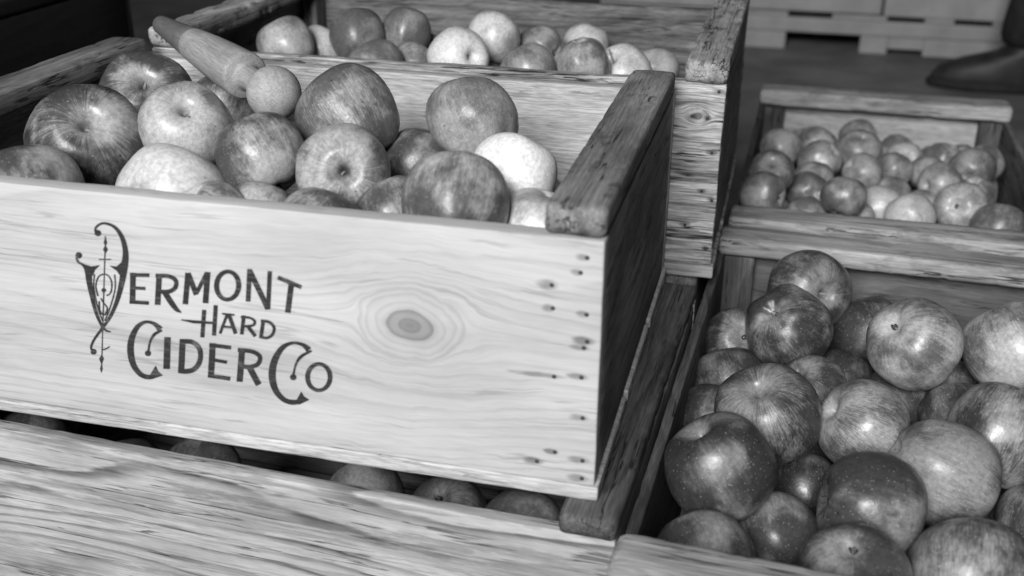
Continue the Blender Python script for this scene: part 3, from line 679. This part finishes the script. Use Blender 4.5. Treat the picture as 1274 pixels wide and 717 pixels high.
turned('shaft', [(.0112, kr*.80), (.0106, kr+.004), (.0112, z0-.006), (.0122, z0-.002), (.0150, z0-.0003), (.0196, z0), (.0212, z0+.0012), (.0218, z0+.005), (.0210, TL*.36), (.0192, TL*.5),
                 (.0164, TL*.655), (.0160, TL*.664), (.0152, TL*.668), (.0152, TL*.671)], M_TOOL, tool)
turned('tip', [(.0150, TL*.670), (.0156, TL*.675), (.0143, TL*.74), (.0124, TL*.83), (.0106, TL*.93), (.0094, TL*.985), (.0078, TL), (.005, TL+.004), (.001, TL+.006)], M_TIP, tool)
tag(tool, 'turned wooden tool with ball knob and darker tip, lying across the apples', 'tool')

# ------------------------------------------------------------------ background: white bin and a person's boots
M_BIN = plain('white_plastic', .30, .55, .10, 14, .1)
M_DARK = plain('slot_shade_and_sole', .02, .8, .2, 20)
binr = bpy.data.objects.new('storage_bin', None); COL.objects.link(binr); binr.location = (.35, 3.05, -.2222); binr.empty_display_size = .1
def bpart(nm, x0, x1, z0, z1, y0=2.62, y1=2.645, mat=M_BIN, bev=.006):
    return link(nm, box_mesh(x1-x0, y1-y0, z1-z0, bev), mat, binr, Matrix.Translation(((x0+x1)/2-.35, (y0+y1)/2-3.05, (z0+z1)/2+.2222)), smooth=False)
bpart('core', -.42, 1.12, -.19, .42, 2.66, 3.5, M_DARK, .02)  # near-black backing box, the shade inside the slots put into its colour
bpart('wall_panel', -.45, .349, -.113, .45); bpart('wall_panel', .355, 1.15, -.116, .45)
for a, b in ((-.45, .096), (.218, .368), (.468, .546), (.646, 1.15)): bpart('seam_strip', a, b, -.129, -.1165, 2.624, 2.65, bev=.002)
bpart('base_beam', -.45, 1.15, -.172, -.1295)
for a, b in ((-.45, .096), (.302, .378), (.474, 1.15)): bpart('base_block', a, b, -.2218, -.1725, bev=.004)
bpart('base_block', .378, .474, -.205, -.1725, bev=.003)
tag(binr, 'white plastic bin with dark slots standing on the floor', 'bin')

person = bpy.data.objects.new('person', None); COL.objects.link(person); person.location = (.815, 2.30, -.2222); person.empty_display_size = .1
def loft(name, rings, mat, parent, seg=20):
    """rings of (cx, cy, z, rx, ry)"""
    vs, fs = [], []
    for (cx, cy, z, rx, ry) in rings:
        for j in range(seg):
            a = 2*math.pi*j/seg; vs.append((cx+rx*math.cos(a), cy+ry*math.sin(a), z))
    for i in range(len(rings)-1):
        for j in range(seg): fs.append((i*seg+j, i*seg+(j+1) % seg, (i+1)*seg+(j+1) % seg, (i+1)*seg+j))
    fs.append(tuple(range(seg))[::-1]); fs.append(tuple((len(rings)-1)*seg+j for j in range(seg)))
    me = bpy.data.meshes.new(name); me.from_pydata(vs, [], fs); return link(name, me, mat, parent)
M_CLOTH = plain('dark_trousers', .022, .9, .3, 40, .5); M_BOOT = plain('dark_leather', .03, .5, .3, 30, .4)
bmp = bmesh.new()
def leg_edges():
    pts = [(0, 0, .93, .15), (-.09, 0, .86, .10), (-.11, -.01, .48, .07), (-.12, 0, .17, .085), (-.125, -.01, .09, .098), (.09, .05, .86, .10), (.11, .06, .48, .07), (.11, .06, .17, .075), (.11, .06, .10, .085), (0, 0, 1.08, .14)]
    me = bpy.data.meshes.new('trousers'); me.from_pydata([q[:3] for q in pts], [(0, 1), (1, 2), (2, 3), (3, 4), (0, 5), (5, 6), (6, 7), (7, 8), (0, 9)], [])
    return me, pts
bmp.free(); lm, lp = leg_edges()
body = link('body', lm, None, person); body.data.materials.append(M_CLOTH)
sk = body.modifiers.new('skin', 'SKIN'); sk.use_smooth_shade = True; body.modifiers.new('sub', 'SUBSURF').render_levels = 2; body.modifiers['sub'].levels = 2
for i, q in enumerate(lp): body.data.skin_vertices[0].data[i].radius = (q[3], q[3])
body.data.skin_vertices[0].data[0].use_root = True
for bx_, by_ in ((-.11, -.01), (.11, .06)):
    b = loft('boot', [(bx_-.085, by_, .012, .150, .050), (bx_-.085, by_, .03, .156, .053), (bx_-.08, by_, .055, .145, .050), (bx_-.06, by_, .075, .115, .047), (bx_-.025, by_, .095, .075, .045),
                      (bx_-.005, by_, .12, .055, .047), (bx_, by_, .16, .05, .048)], M_BOOT, person)
    loft('sole', [(bx_-.088, by_, 0, .156, .052), (bx_-.088, by_, .008, .162, .056), (bx_-.088, by_, .02, .162, .056), (bx_-.088, by_, .024, .154, .050)], M_DARK, b)
tag(person, 'person in dark trousers and dark boots standing by the white bin', 'person')
